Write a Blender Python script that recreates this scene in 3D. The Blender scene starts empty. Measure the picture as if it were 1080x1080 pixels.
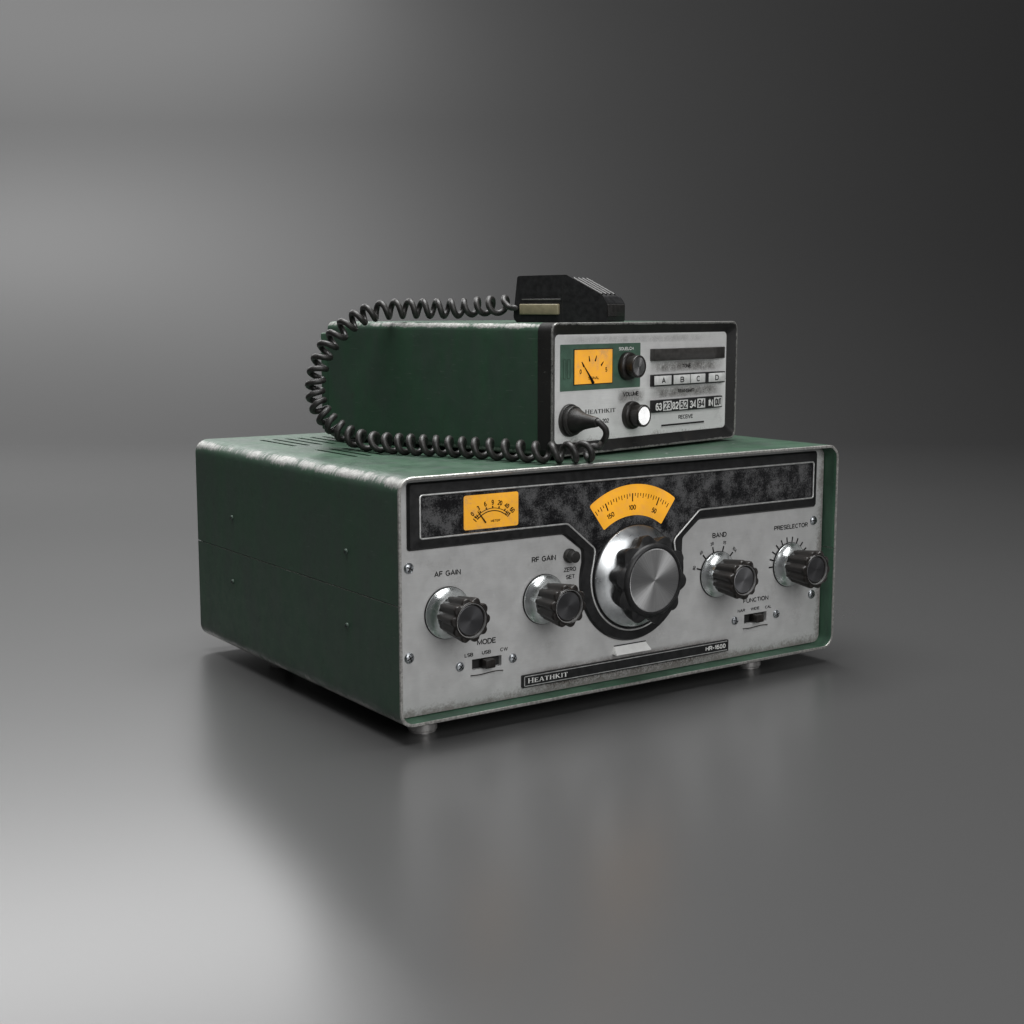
import bpy, bmesh, math, random
from mathutils import Vector, Matrix, noise
random.seed(7)
U = 0.01                     # all builders work in centimetres
C = bpy.context.scene.collection
PI = math.pi

# ------------------------------------------------------------------ node helpers
class NT:
    def __init__(s, name):
        s.m = bpy.data.materials.new(name); s.m.use_nodes = True
        s.t = s.m.node_tree; s.b = s.t.nodes['Principled BSDF']
        s.co = s.t.nodes.new('ShaderNodeTexCoord')
    def n(s, typ, ins=None, **kw):
        nd = s.t.nodes.new(typ)
        for k, v in kw.items(): setattr(nd, k, v)
        for k, v in (ins or {}).items(): s.put(nd.inputs[k], v)
        return nd
    def put(s, sock, v):
        if hasattr(v, 'is_output'): s.t.links.new(v, sock)
        elif isinstance(v, (tuple, list)) and len(v) == 3 and sock.type == 'RGBA': sock.default_value = (*v, 1)
        else: sock.default_value = v
    def obj(s, sc=(1, 1, 1), off=(0, 0, 0)):
        mp = s.n('ShaderNodeMapping', {'Vector': s.co.outputs['Object'], 'Scale': tuple(100*a for a in sc), 'Location': off})
        return mp.outputs[0]
    def noise(s, scale, detail=4, rough=.6, sc=(1, 1, 1), off=(0, 0, 0), dist=0):
        return s.n('ShaderNodeTexNoise', {'Vector': s.obj(sc, off), 'Scale': scale, 'Detail': detail, 'Roughness': rough, 'Distortion': dist}).outputs['Fac']
    def math(s, op, a, b=0.0, c=0.0, clamp=False):
        nd = s.n('ShaderNodeMath', operation=op, use_clamp=clamp)
        s.put(nd.inputs[0], a); s.put(nd.inputs[1], b); s.put(nd.inputs[2], c); return nd.outputs[0]
    def ss(s, v, lo, hi, a=0.0, b=1.0):
        return s.n('ShaderNodeMapRange', {'Value': v, 'From Min': lo, 'From Max': hi, 'To Min': a, 'To Max': b}, interpolation_type='SMOOTHSTEP').outputs[0]
    def mix(s, f, a, b):
        nd = s.n('ShaderNodeMix', data_type='RGBA'); s.put(nd.inputs[0], f); s.put(nd.inputs[6], a); s.put(nd.inputs[7], b); return nd.outputs[2]
    def attr(s, name): return s.n('ShaderNodeAttribute', attribute_name=name).outputs['Fac']
    def xyz(s):
        sp = s.n('ShaderNodeSeparateXYZ', {'Vector': s.obj()}); return sp.outputs
    def bump(s, h, strength=.2, dist=.0003):
        s.put(s.b.inputs['Normal'], s.n('ShaderNodeBump', {'Height': h, 'Strength': strength, 'Distance': dist}).outputs[0])
    def set(s, **kw):
        names = dict(col='Base Color', rough='Roughness', metal='Metallic', spec='Specular IOR Level', coat='Coat Weight', coatr='Coat Roughness', aniso='Anisotropic', ecol='Emission Color', estr='Emission Strength')
        for k, v in kw.items(): s.put(s.b.inputs[names[k]], v)
        return s

def simple(name, col, rough=.5, metal=0, spec=.5, var=.15, bump=0, ns=3.0):
    k = NT(name); n = k.noise(ns, 5)
    f = k.ss(n, .3, .7)
    k.set(col=k.mix(f, tuple(c*(1-var) for c in col), tuple(c*(1+var) for c in col)), rough=k.ss(n, .25, .75, max(.02, rough-.07), rough+.07), metal=metal, spec=spec)
    if bump: k.bump(k.noise(30, 3), bump, .0002)
    return k.m

def worn_paint(name, paint, paint2, metal_col, rough, streak=(.9, 5.5, .9), wear_thr=.62, spec=.5, mrough=.42):
    """paint rubbed through to bare metal where the mesh attribute 'wear' is high"""
    k = NT(name)
    w = k.attr('wear')
    n1 = k.noise(1.0, 6, .7, sc=streak)
    n2 = k.noise(5.5, 4, .7)
    n3 = k.noise(.55, 3, .5, off=(3.1, 1.7, .4))
    v = k.math('ADD', k.math('MULTIPLY', n1, .55), k.math('MULTIPLY', n2, .30))
    v = k.math('ADD', v, k.math('MULTIPLY', n3, .45))
    v = k.math('ADD', v, k.math('MULTIPLY', w, .62))
    mask = k.ss(v, wear_thr+.53, wear_thr+.66)
    stain = k.ss(k.noise(.35, 5, .65, sc=(1.6, 1.6, .45), off=(9, 2, 5)), .38, .66)
    scr = k.ss(k.noise(2.0, 2, .5, sc=(.35, .35, 9), off=(1, 8, 2), dist=1.5), .70, .74)
    pc = k.mix(stain, paint, paint2)
    pc = k.mix(k.math('MULTIPLY', scr, .18), pc, metal_col)
    grime = k.ss(k.noise(1.7, 6, .7, off=(4, 4, 4)), .56, .72)
    pc = k.mix(k.math('MULTIPLY', grime, .30), pc, (.02, .018, .014))
    mc = k.mix(k.ss(n2, .35, .65), metal_col, tuple(c*.55 for c in metal_col))
    r = k.math('ADD', k.ss(k.noise(.8, 5, .65), .3, .7, rough-.06, rough+.10), k.math('MULTIPLY', grime, .1))
    k.set(col=k.mix(mask, pc, mc), metal=k.math('MULTIPLY', mask, .85), rough=k.math('ADD', k.math('MULTIPLY', r, k.math('SUBTRACT', 1.0, mask)), k.math('MULTIPLY', mask, mrough)))
    k.put(k.b.inputs['Specular IOR Level'], spec)
    h = k.math('ADD', k.math('MULTIPLY', mask, -1.0), k.math('MULTIPLY', k.noise(18, 3), .25))
    k.bump(h, .35, .0001)
    return k.m

# ------------------------------------------------------------------ materials
M = {}
M['green'] = worn_paint('green_paint', (.025, .063, .036), (.030, .055, .039), (.46, .46, .44), .43, mrough=.46)
M['rim'] = worn_paint('bare_rim', (.30, .29, .27), (.23, .22, .20), (.62, .61, .58), .42, wear_thr=.45)
M['inner'] = worn_paint('green_inside', (.040, .105, .062), (.026, .066, .042), (.40, .40, .36), .5, wear_thr=.60)
M['black_case'] = worn_paint('black_case_paint', (.012, .012, .012), (.018, .017, .016), (.38, .38, .36), .42, streak=(3, 3, 3), wear_thr=.60, spec=.25)
M['black'] = simple('black_satin', (.014, .014, .0145), .42, spec=.3, var=.3, bump=.12)
M['black_brown'] = simple('black_bakelite', (.015, .0128, .0115), .36, spec=.38, var=.4, bump=.08)
M['ridge'] = simple('grey_ridge', (.075, .075, .07), .4)
M['grip'] = simple('dark_grey_grip', (.034, .032, .030), .42, var=.35, bump=.1)
M['rubber'] = simple('black_rubber', (.016, .015, .014), .46, var=.35, bump=.25)
M['side_screw'] = simple('painted_screw', (.05, .075, .06), .4, metal=.4)
M['dark'] = simple('dark_recess', (.006, .006, .006), .7)
M['ink'] = simple('black_ink', (.009, .009, .009), .85, spec=.1)
M['white_ink'] = simple('white_ink', (.72, .72, .70), .5)
M['beige'] = simple('beige_plastic', (.20, .175, .108), .45, var=.12, bump=.1)
M['foot'] = simple('grey_foot', (.40, .39, .38), .38, metal=.6)
M['cell'] = simple('grey_key', (.60, .60, .59), .45, var=.12)
M['green_label'] = simple('green_label', (.058, .118, .082), .45, var=.22, ns=1.2)
M['steel'] = simple('screw_steel', (.42, .44, .46), .33, metal=1, var=.3)
M['trim'] = simple('silver_trim', (.68, .68, .67), .42, metal=.8, var=.12)
M['bright'] = simple('bright_clip', (.90, .90, .88), .35, metal=.2, var=.04)

def mk_panel(name, base, zlo, zhi, xl, xr):
    """light grey aluminium panel with soft mottling and brown grime creeping in from the edges"""
    k = NT(name); x, y, z = k.xyz()[0], k.xyz()[1], k.xyz()[2]
    mott = k.noise(.9, 6, .62)
    fine = k.noise(7.0, 5, .75)
    brush = k.noise(1.0, 3, .6, sc=(1.2, 1, 22))
    c = k.mix(k.ss(mott, .3, .7), tuple(a*.95 for a in base), tuple(a*1.05 for a in base))
    c = k.mix(k.math('MULTIPLY', k.ss(brush, .35, .65), .16), c, tuple(a*.75 for a in base))
    d = k.math('MINIMUM', k.math('SUBTRACT', z, zlo), k.math('SUBTRACT', xr, x))
    d = k.math('MINIMUM', d, k.math('MULTIPLY', k.math('SUBTRACT', x, xl), 1.6))
    e = k.math('SUBTRACT', k.math('ADD', k.math('MULTIPLY', fine, .9), k.math('MULTIPLY', mott, .9)), k.math('MULTIPLY', d, .72))
    g = k.ss(e, .46, .90)
    c = k.mix(k.math('MULTIPLY', g, .62), c, (.070, .050, .034))
    sm = k.ss(k.math('ADD', k.math('MULTIPLY', k.noise(.5, 3, off=(7, 3, 1)), .6), k.math('MULTIPLY', k.noise(9, 4, .8), .4)), .545, .66)
    c = k.mix(k.math('MULTIPLY', sm, .16), c, (.13, .12, .11))
    light = k.ss(k.noise(1.8, 5, .7, off=(2, 5, 8)), .60, .75)
    c = k.mix(k.math('MULTIPLY', light, .22), c, (.75, .75, .74))
    k.set(col=c, metal=.35, rough=k.ss(mott, .3, .7, .42, .55))
    k.bump(k.math('ADD', fine, brush), .10, .0001)
    return k.m
M['panel'] = mk_panel('panel_grey', (.535, .535, .53), .2, 12.8, .2, 31.8)
M['panel_small'] = mk_panel('panel_small_grey', (.80, .80, .79), .3, 6.8, .0, 17.9)

def mk_grime(name, base=(.085,.075,.065)):
    k = NT(name); a = k.attr('wear')
    v = k.math('ADD', k.noise(14, 4, .8), k.math('MULTIPLY', k.noise(1.4, 3), .5))
    k.set(col=base, rough=.7, metal=0)
    al = k.math('MULTIPLY', k.math('MULTIPLY', k.ss(v, .50, .95), a), .72)
    k.put(k.b.inputs['Alpha'], al)
    return k.m
M['grime'] = mk_grime('brown_grime')
M['rust'] = mk_grime('rusty_grime', (.060, .040, .026))

k = NT('scuffed_glass')
big = k.noise(1.0, 4, .65, off=(5, 0, 2)); fine = k.noise(9.0, 8, .9); dots = k.noise(22, 4, .85)
v = k.math('ADD', k.math('MULTIPLY', big, .48), k.math('ADD', k.math('MULTIPLY', fine, .62), k.math('MULTIPLY', dots, .44)))
m = k.ss(v, .73, .84)
k.set(col=k.mix(m, (.007, .007, .008), (.105, .105, .107)), rough=k.ss(m, 0, 1, .42, .65), spec=.14)
k.bump(v, .12, .0001); M['glass'] = k.m

def mk_lit(name, col, e, dirt):
    k = NT(name)
    n = k.ss(k.noise(1.1, 7, .8, off=(3, 0, 4)), .46, .66); n2 = k.ss(k.noise(7, 4, .8), .56, .68)
    f = k.math('MULTIPLY', k.math('MAXIMUM', n, k.math('MULTIPLY', n2, .7)), dirt)
    c = k.mix(f, col, (.42, .25, .12))
    k.set(col=c, ecol=c, estr=k.ss(k.noise(.45, 2, .4, off=(6, 1, 2)), .35, .65, e*.72, e*1.12), rough=.45); return k.m
M['amber'] = mk_lit('lit_amber_dial', (.88, .40, .022), .40, .30)
M['amber_meter'] = mk_lit('lit_amber_meter', (.86, .40, .025), .38, .62)
M['amber_small'] = mk_lit('lit_amber_signal', (.84, .38, .03), .36, .60)

k = NT('chrome_skirt')
n = k.noise(.7, 3, .5); sm = k.noise(.9, 4, .6, off=(1, 2, 3))
k.set(col=k.mix(k.ss(sm, .5, .75), (.82, .85, .85), (.62, .65, .64)), metal=1, rough=k.ss(n, .3, .7, .20, .30)); k.bump(k.noise(3, 3), .03, .0001); M['chrome'] = k.m
k = NT('brushed_skirt')
n = k.noise(1.0, 5, .6); sm = k.noise(.8, 5, .7, off=(1, 2, 3))
k.set(col=k.mix(k.ss(sm, .4, .7), (.74, .76, .77), (.58, .60, .61)), metal=1, rough=k.ss(n, .3, .7, .26, .38)); k.bump(k.noise(4, 3), .03, .0001); M['chrome_big'] = k.m

def mk_spun(name, col, rough, an, amt=.5):
    k = NT(name)
    o = k.xyz(); ang = k.math('ARCTAN2', o[0], o[2])
    cv = k.n('ShaderNodeCombineXYZ', {0: ang, 1: 0.0, 2: 0.0}).outputs[0]
    nz = k.n('ShaderNodeTexNoise', {'Vector': cv, 'Scale': 26.0, 'Detail': 4.0, 'Roughness': .7}).outputs['Fac']
    r2 = k.math('SQRT', k.math('ADD', k.math('MULTIPLY', o[0], o[0]), k.math('MULTIPLY', o[2], o[2])))
    cr = k.n('ShaderNodeCombineXYZ', {0: r2, 1: 0.0, 2: 0.0}).outputs[0]
    rings = k.n('ShaderNodeTexNoise', {'Vector': cr, 'Scale': 60.0, 'Detail': 2.0}).outputs['Fac']
    c = k.mix(k.math('MULTIPLY', k.ss(nz, .35, .65), amt), col, tuple(a*.5 for a in col))  # radial streaks in the colour imitate glints on spun metal
    c = k.mix(k.math('MULTIPLY', k.ss(rings, .3, .7), .25), c, tuple(a*.6 for a in col))
    tg = k.n('ShaderNodeTangent', direction_type='RADIAL', axis='Y').outputs[0]
    k.set(col=c, metal=1, rough=rough, aniso=an); k.put(k.b.inputs['Tangent'], tg)
    return k.m
M['spun'] = mk_spun('spun_aluminium', (.74, .74, .74), .36, .85, .55)
M['spun_small'] = mk_spun('spun_small_cap', (.30, .30, .30), .45, .9, .85)
M['spun_dark'] = mk_spun('spun_dark_cap', (.12, .12, .125), .46, .5, .3)
M['spun_mid'] = mk_spun('spun_mid_cap', (.30, .30, .31), .42, .6, .25)
M['spun_glare'] = mk_spun('spun_glare_cap', (.98, .98, .98), .22, .3, .45)  # lit copy of the cap metal, near-white to carry a reflected glare

def mk_floor():
    """grey painted studio sweep, satin in front and flatter towards and up the wall"""
    k = NT('studio_floor_grey'); o = k.xyz()
    n = k.noise(.012, 2, .5)
    dist = k.math('ADD', k.math('MULTIPLY', o[0], math.sin(.606)), k.math('MULTIPLY', o[1], math.cos(.606)))
    t = k.ss(dist, 60, 190)
    r = k.ss(n, .2, .8, .27, .29)
    k.set(col=k.mix(n, (.052, .052, .052), (.059, .059, .059)), rough=k.math('ADD', r, k.math('MULTIPLY', t, .28)), spec=k.math('SUBTRACT', .9, k.math('MULTIPLY', t, .60)))
    return k.m
M['floor'] = mk_floor()

# ------------------------------------------------------------------ mesh helpers
def put(name, bm, mats, parent=None, smooth=True, angle=35, loc=None, rot=None, label=None):
    bmesh.ops.remove_doubles(bm, verts=bm.verts, dist=1e-5)
    bmesh.ops.recalc_face_normals(bm, faces=bm.faces)
    for v in bm.verts: v.co *= U
    me = bpy.data.meshes.new(name); bm.to_mesh(me); bm.free()
    for m in (mats if isinstance(mats, (list, tuple)) else [mats]): me.materials.append(M[m] if isinstance(m, str) else m)
    if smooth:
        me.shade_smooth(); me.set_sharp_from_angle(angle=math.radians(angle))
    o = bpy.data.objects.new(name, me); C.objects.link(o)
    if parent: o.parent = parent
    if loc: o.location = [a*U for a in loc]
    if rot: o.rotation_euler = rot
    if label: o['label'] = label
    return o

def box(bm, x0, x1, y0, y1, z0, z1, bev=0, seg=2, mi=0):
    t = bmesh.new(); bmesh.ops.create_cube(t, size=1)
    for v in t.verts: v.co = Vector(((x0+x1)/2+v.co.x*(x1-x0), (y0+y1)/2+v.co.y*(y1-y0), (z0+z1)/2+v.co.z*(z1-z0)))
    if bev: bmesh.ops.bevel(t, geom=t.edges[:], offset=bev, segments=seg, affect='EDGES', profile=.5)
    join(bm, t, mi)

def join(bm, t, mi=0):
    mp = {v: bm.verts.new(v.co) for v in t.verts}
    for f in t.faces:
        try: g = bm.faces.new([mp[v] for v in f.verts]); g.material_index = mi if mi else f.material_index
        except ValueError: pass
    t.free()

def lathe(bm, prof, c=(0, 0), n=64, mi=0, fl=None):
    """profile of (r, y) revolved about a -y axis through (x, z) = c"""
    rings = []
    for r, y in prof:
        if r < 1e-6: rings.append([bm.verts.new((c[0], y, c[1]))])
        else:
            ring = []
            for i in range(n):
                a = 2*PI*i/n; rr = r*(fl(a, y) if fl else 1)
                ring.append(bm.verts.new((c[0]+rr*math.cos(a), y, c[1]+rr*math.sin(a))))
            rings.append(ring)
    for A, B in zip(rings, rings[1:]):
        for i in range(n):
            j = (i+1) % n
            if len(A) == 1: f = bm.faces.new((A[0], B[j], B[i]))
            elif len(B) == 1: f = bm.faces.new((A[i], A[j], B[0]))
            else: f = bm.faces.new((A[i], A[j], B[j], B[i]))
            f.material_index = mi

def fillet(pts, rads, n=5, closed=True):
    out = []; N = len(pts)
    for i in range(N):
        p = Vector(pts[i]).to_2d(); r = rads[i] if isinstance(rads, (list, tuple)) else rads
        if r <= 0: out.append(p); continue
        a = Vector(pts[i-1]).to_2d()-p; b = Vector(pts[(i+1) % N]).to_2d()-p
        la, lb = a.length, b.length; a.normalize(); b.normalize()
        half = a.angle(b)/2; d = min(r/math.tan(half), la*.49, lb*.49); r = d*math.tan(half)
        cen = p+(a+b).normalized()*(r/math.sin(half))
        s = p+a*d-cen; e = p+b*d-cen; tot = s.angle_signed(e)
        for k in range(n+1):
            q = s.copy(); q.rotate(Matrix.Rotation(-tot*k/n, 2)); out.append(cen+q)
    return out

def prism(bm, pts, y0, y1, mi=0, back=True):
    A = [bm.verts.new((p[0], y0, p[1])) for p in pts]; B = [bm.verts.new((p[0], y1, p[1])) for p in pts]
    N = len(pts)
    for i in range(N): bm.faces.new((A[i], A[(i+1) % N], B[(i+1) % N], B[i])).material_index = mi
    f = bm.faces.new(A); f.material_index = mi; f.normal_update()
    g = None
    if back: g = bm.faces.new(B); g.material_index = mi
    return f

def sheet(bm, pts, y, mi=0):
    f = bm.faces.new([bm.verts.new((p[0], y, p[1])) for p in pts]); f.material_index = mi; f.normal_update(); return f

def tube(bm, path, r, n=10, closed=False, mi=0, caps=True):
    P = [Vector(p) for p in path]; N = len(P); rings = []
    t0 = (P[1]-P[0]).normalized(); ref = Vector((0, 0, 1)) if abs(t0.z) < .9 else Vector((1, 0, 0))
    nrm = (ref-t0*ref.dot(t0)).normalized()
    for i in range(N):
        if closed: t = (P[(i+1) % N]-P[i-1]).normalized()
        else: t = (P[min(i+1, N-1)]-P[max(i-1, 0)]).normalized()
        nrm = (nrm-t*nrm.dot(t)).normalized(); b = t.cross(nrm)
        rr = r(i) if callable(r) else r
        rings.append([bm.verts.new(P[i]+(nrm*math.cos(2*PI*k/n)+b*math.sin(2*PI*k/n))*rr) for k in range(n)])
    for i in range(N if closed else N-1):
        A, B = rings[i], rings[(i+1) % N]
        for k in range(n):
            f = bm.faces.new((A[k], A[(k+1) % n], B[(k+1) % n], B[k])); f.material_index = mi
    if caps and not closed:
        bm.faces.new(rings[0]).material_index = mi; bm.faces.new(rings[-1]).material_index = mi

def empty(name, loc, rz=0, label=None, cat=None):
    o = bpy.data.objects.new(name, None); C.objects.link(o); o.empty_display_size = .02
    o.location = [a*U for a in loc]; o.rotation_euler = (0, 0, rz)
    if label: o['label'] = label
    if cat: o['category'] = cat
    return o

# ---- lettering -------------------------------------------------------------
def _arc(cx, cy, rx, ry, a0, a1, n=10):
    return [(cx+rx*math.cos(math.radians(a0+(a1-a0)*i/n)), cy+ry*math.sin(math.radians(a0+(a1-a0)*i/n))) for i in range(n+1)]
def _S(w=.56): return _arc(w/2, .745, w/2-.0, .255, 25, 255, 12)[:-1]+_arc(w/2, .265, w/2, .265, 78, -155, 12)
GL = {  # grotesque capitals and figures: (advance width, strokes)
 'A': (.66, [[(0, 0), (.33, 1), (.66, 0)], [(.12, .34), (.54, .34)]]),
 'B': (.58, [[(0, 0), (0, 1), (.32, 1)]+_arc(.32, .76, .22, .24, 90, -90, 8)+[(0, .52)], [(.32, .52)]+_arc(.32, .26, .26, .26, 90, -90, 8)+[(0, 0)]]),
 'C': (.62, [_arc(.33, .5, .33, .5, 48, 312, 18)]),
 'D': (.62, [[(0, 0), (0, 1), (.26, 1)]+_arc(.26, .5, .36, .5, 90, -90, 12)+[(0, 0)]]),
 'E': (.52, [[(.52, 1), (0, 1), (0, 0), (.53, 0)], [(0, .52), (.47, .52)]]),
 'F': (.50, [[(.50, 1), (0, 1), (0, 0)], [(0, .52), (.44, .52)]]),
 'G': (.66, [_arc(.34, .5, .34, .5, 48, 330, 18)+[(.66, .46), (.38, .46)]]),
 'H': (.58, [[(0, 0), (0, 1)], [(.58, 0), (.58, 1)], [(0, .52), (.58, .52)]]),
 'I': (.02, [[(.01, 0), (.01, 1)]]),
 'L': (.48, [[(0, 1), (0, 0), (.48, 0)]]),
 'M': (.72, [[(0, 0), (0, 1), (.36, .12), (.72, 1), (.72, 0)]]),
 'N': (.58, [[(0, 0), (0, 1), (.58, 0), (.58, 1)]]),
 'O': (.68, [_arc(.34, .5, .34, .5, 0, 360, 24)]),
 'P': (.56, [[(0, 0), (0, 1), (.30, 1)]+_arc(.30, .73, .26, .27, 90, -90, 8)+[(0, .46)]]),
 'Q': (.68, [_arc(.34, .5, .34, .5, 0, 360, 24), [(.40, .22), (.66, -.03)]]),
 'R': (.58, [[(0, 0), (0, 1), (.32, 1)]+_arc(.32, .75, .25, .25, 90, -90, 8)+[(0, .50)], [(.34, .50), (.56, 0)]]),
 'S': (.56, [_S()]), 'T': (.56, [[(0, 1), (.56, 1)], [(.28, 1), (.28, 0)]]),
 'U': (.58, [[(0, 1), (0, .29)]+_arc(.29, .29, .29, .29, 180, 360, 10)+[(.58, 1)]]),
 'V': (.62, [[(0, 1), (.31, 0), (.62, 1)]]), 'W': (.86, [[(0, 1), (.21, 0), (.43, .95), (.65, 0), (.86, 1)]]),
 'Z': (.56, [[(.02, 1), (.56, 1), (0, 0), (.57, 0)]]), '-': (.30, [[(0, .42), (.30, .42)]]), ' ': (.22, []),
 '0': (.50, [_arc(.25, .5, .25, .5, 0, 360, 20)]), '1': (.24, [[(0, .78), (.20, .98), (.20, 0)]]),
 '2': (.50, [_arc(.25, .74, .25, .26, 165, -30, 10)+[(0, 0), (.51, 0)]]),
 '3': (.50, [_arc(.24, .76, .22, .24, 160, -90, 10)[:-1]+_arc(.24, .26, .26, .26, 90, -160, 12)]),
 '4': (.54, [[(.40, 0), (.40, 1), (0, .28), (.54, .28)]]),
 '5': (.50, [[(.46, 1), (.08, 1), (.03, .50)]+_arc(.24, .32, .26, .32, 130, -150, 12)]),
 '6': (.50, [_arc(.30, .62, .26, .38, 50, 90, 4)+_arc(.26, .50, .26, .50, 100, 190, 8), _arc(.25, .31, .25, .31, 0, 360, 16)]),
 '8': (.50, [_arc(.25, .76, .21, .24, 0, 360, 14), _arc(.25, .27, .25, .27, 0, 360, 16)]),
 '9': (.50, [_arc(.25, .69, .25, .31, 0, 360, 16), _arc(.24, .50, .26, .50, 10, -80, 8)+_arc(.20, .38, .24, .38, -80, -130, 4)])}
def text_bm(s, h, width=None, bold=0, spacing=1.0):
    """letters drawn as flat strokes of even weight; h = cap height, width = total width"""
    w = .165+bold; bm = bmesh.new(); cx = 0; lines = []
    for ch in s:
        adv, st = GL[ch]
        for L in st: lines.append([(cx+p[0], p[1]) for p in L])
        cx += adv+.20*spacing
    cx -= .20*spacing
    sx = h if width is None else (width-w*h)/max(cx, .01)
    sz = h*(1-w)
    for L in lines:
        P = [Vector((p[0]*sx+w*h/2, p[1]*sz+w*h/2)) for p in L]; P = [p for i, p in enumerate(P) if i == 0 or (p-P[i-1]).length > 1e-5]
        closed = (P[0]-P[-1]).length < 1e-4
        if closed: P = P[:-1]
        n = len(P); q = []; hw = w*h/2
        for i, p in enumerate(P):
            a = (p-P[i-1]).normalized() if (i or closed) else None; b = (P[(i+1) % n]-p).normalized() if (i < n-1 or closed) else None
            if a is None: t = b; k = 1
            elif b is None: t = a; k = 1
            else:
                t = (a+b); t = t.normalized() if t.length > .05 else a; k = min(1/max(.30, abs(t.dot(a))), 1.9)
            nn = Vector((-t.y, t.x))*hw*k
            q.append((bm.verts.new((p.x-nn.x, 0, p.y-nn.y)), bm.verts.new((p.x+nn.x, 0, p.y+nn.y))))
        for i in range(n if closed else n-1):
            a, b = q[i], q[(i+1) % n]; bm.faces.new((a[0], b[0], b[1], a[1]))
    W_ = (cx*sx+w*h)
    for v in bm.verts: v.co = Vector((v.co.x-W_/2, 0, v.co.z-h/2))
    return bm

def lay(t, x, y, z, ang=0, thick=.012):
    """give flat lettering a printed thickness and place its centre at (x, y, z), turned by ang in the panel plane"""
    r = bmesh.ops.extrude_face_region(t, geom=t.faces[:])
    for v in [g for g in r['geom'] if isinstance(g, bmesh.types.BMVert)]: v.co.y -= thick
    ca, sa = math.cos(ang), math.sin(ang)
    for v in t.verts:
        X, Z = v.co.x, v.co.z
        v.co = Vector((x+X*ca-Z*sa, y+v.co.y, z+X*sa+Z*ca))
    return t

def word(s, x0, x1, z0, z1, y, mat, parent, bold=0, spacing=1.0, name='lettering'):
    if z1-z0 < .2: z1 += .015; z0 -= .01; bold += .02
    else: z1 += .018; z0 -= .012; bold += .012
    t = lay(text_bm(s, z1-z0, x1-x0, bold, spacing), (x0+x1)/2, y, (z0+z1)/2)
    return put(name, t, mat, parent, smooth=False)

SER = {  # thick/thin strokes of a roman face: (x0, z0, x1, z1, width) lines in a unit-high box, then serifs as boxes
 'H': ([(.16, 0, .16, 1, .15), (.68, 0, .68, 1, .15), (.16, .5, .68, .5, .07)], [(.02, .30), (.54, .82)], [(.02, .30), (.54, .82)], .84),
 'E': ([(.16, 0, .16, 1, .15), (.16, .51, .48, .51, .07), (.16, .965, .60, .965, .07), (.16, .035, .64, .035, .07), (.585, .80, .585, 1, .05), (.63, 0, .63, .22, .05), (.48, .40, .48, .62, .05)], [(.02, .2)], [(.02, .2)], .70),
 'A': ([(.09, 0, .37, 1, .07), (.40, 1, .68, 0, .15), (.20, .34, .56, .34, .06)], [(-.02, .22), (.52, .82)], [], .82),
 'T': ([(.34, 0, .34, 1, .15), (.04, .965, .64, .965, .07), (.05, .76, .05, 1, .05), (.63, .76, .63, 1, .05)], [(.20, .48)], [], .70),
 'K': ([(.16, 0, .16, 1, .15), (.20, .42, .62, 1, .07), (.34, .58, .70, 0, .15)], [(.02, .30), (.54, .86)], [(.02, .30), (.48, .76)], .86),
 'I': ([(.16, 0, .16, 1, .15)], [(.02, .30)], [(.02, .30)], .34)}
def serif_word(s, x0, x1, z0, z1, y, mat, parent):
    bm = bmesh.new(); cx = 0
    def quad(a, b, w):
        d = Vector((b[0]-a[0], b[1]-a[1])).normalized(); n = Vector((-d.y, d.x))*w/2
        bm.faces.new([bm.verts.new((p[0], 0, p[1])) for p in ((a[0]-n.x, a[1]-n.y), (b[0]-n.x, b[1]-n.y), (b[0]+n.x, b[1]+n.y), (a[0]+n.x, a[1]+n.y))])
    for i, ch in enumerate(s):
        L, bot, top, adv = SER[ch]; k = 1.0 if i else 1.12
        for a in L: quad((cx+a[0]*k, a[1]*k), (cx+a[2]*k, a[3]*k), a[4])
        for u, v in bot: quad((cx+u*k, .02), (cx+v*k, .02), .05)
        for u, v in top: quad((cx+u*k, .98*k), (cx+v*k, .98*k), .05)
        cx += adv*k+.05
    for v in bm.verts: v.co = Vector((x0+v.co.x/cx*(x1-x0), 0, z0+v.co.z*(z1-z0)))
    r = bmesh.ops.extrude_face_region(bm, geom=bm.faces[:])
    for v in bm.verts: v.co.y += y
    for v in [g for g in r['geom'] if isinstance(g, bmesh.types.BMVert)]: v.co.y -= .012
    return put('lettering', bm, mat, parent, smooth=False)

# ---- shells with a rounded cross-section ----------------------------------
def rr_profile(W, H, r, n=7):
    """rounded rectangle, starting mid-left and going up; returns (x, z, wear) with extra points beside each arc"""
    out = []
    def flat(a, b, m):
        for i in range(m):
            t = (i+.5)/m; out.append((a[0]+(b[0]-a[0])*t, a[1]+(b[1]-a[1])*t, 0))
    def arc(cx, cz, a0, dx0, dz0, dx1, dz1):
        out.append((cx+r*math.cos(a0)+dx0*.5, cz+r*math.sin(a0)+dz0*.5, 0.0))
        for i in range(n+1):
            a = a0-PI/2*i/n; out.append((cx+r*math.cos(a), cz+r*math.sin(a), .35+.65*math.sin(PI*i/n)))
        out.append((cx+r*math.cos(a0-PI/2)+dx1*.5, cz+r*math.sin(a0-PI/2)+dz1*.5, 0.0))
    out.append((0, H/2, 0))
    arc(r, H-r, PI, 0, -1, 1, 0)
    arc(W-r, H-r, PI/2, -1, 0, 0, -1)
    out.append((W, H/2, 0))
    arc(W-r, r, 0, 0, 1, -1, 0)
    arc(r, r, -PI/2, 1, 0, 0, 1)
    return out

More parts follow.
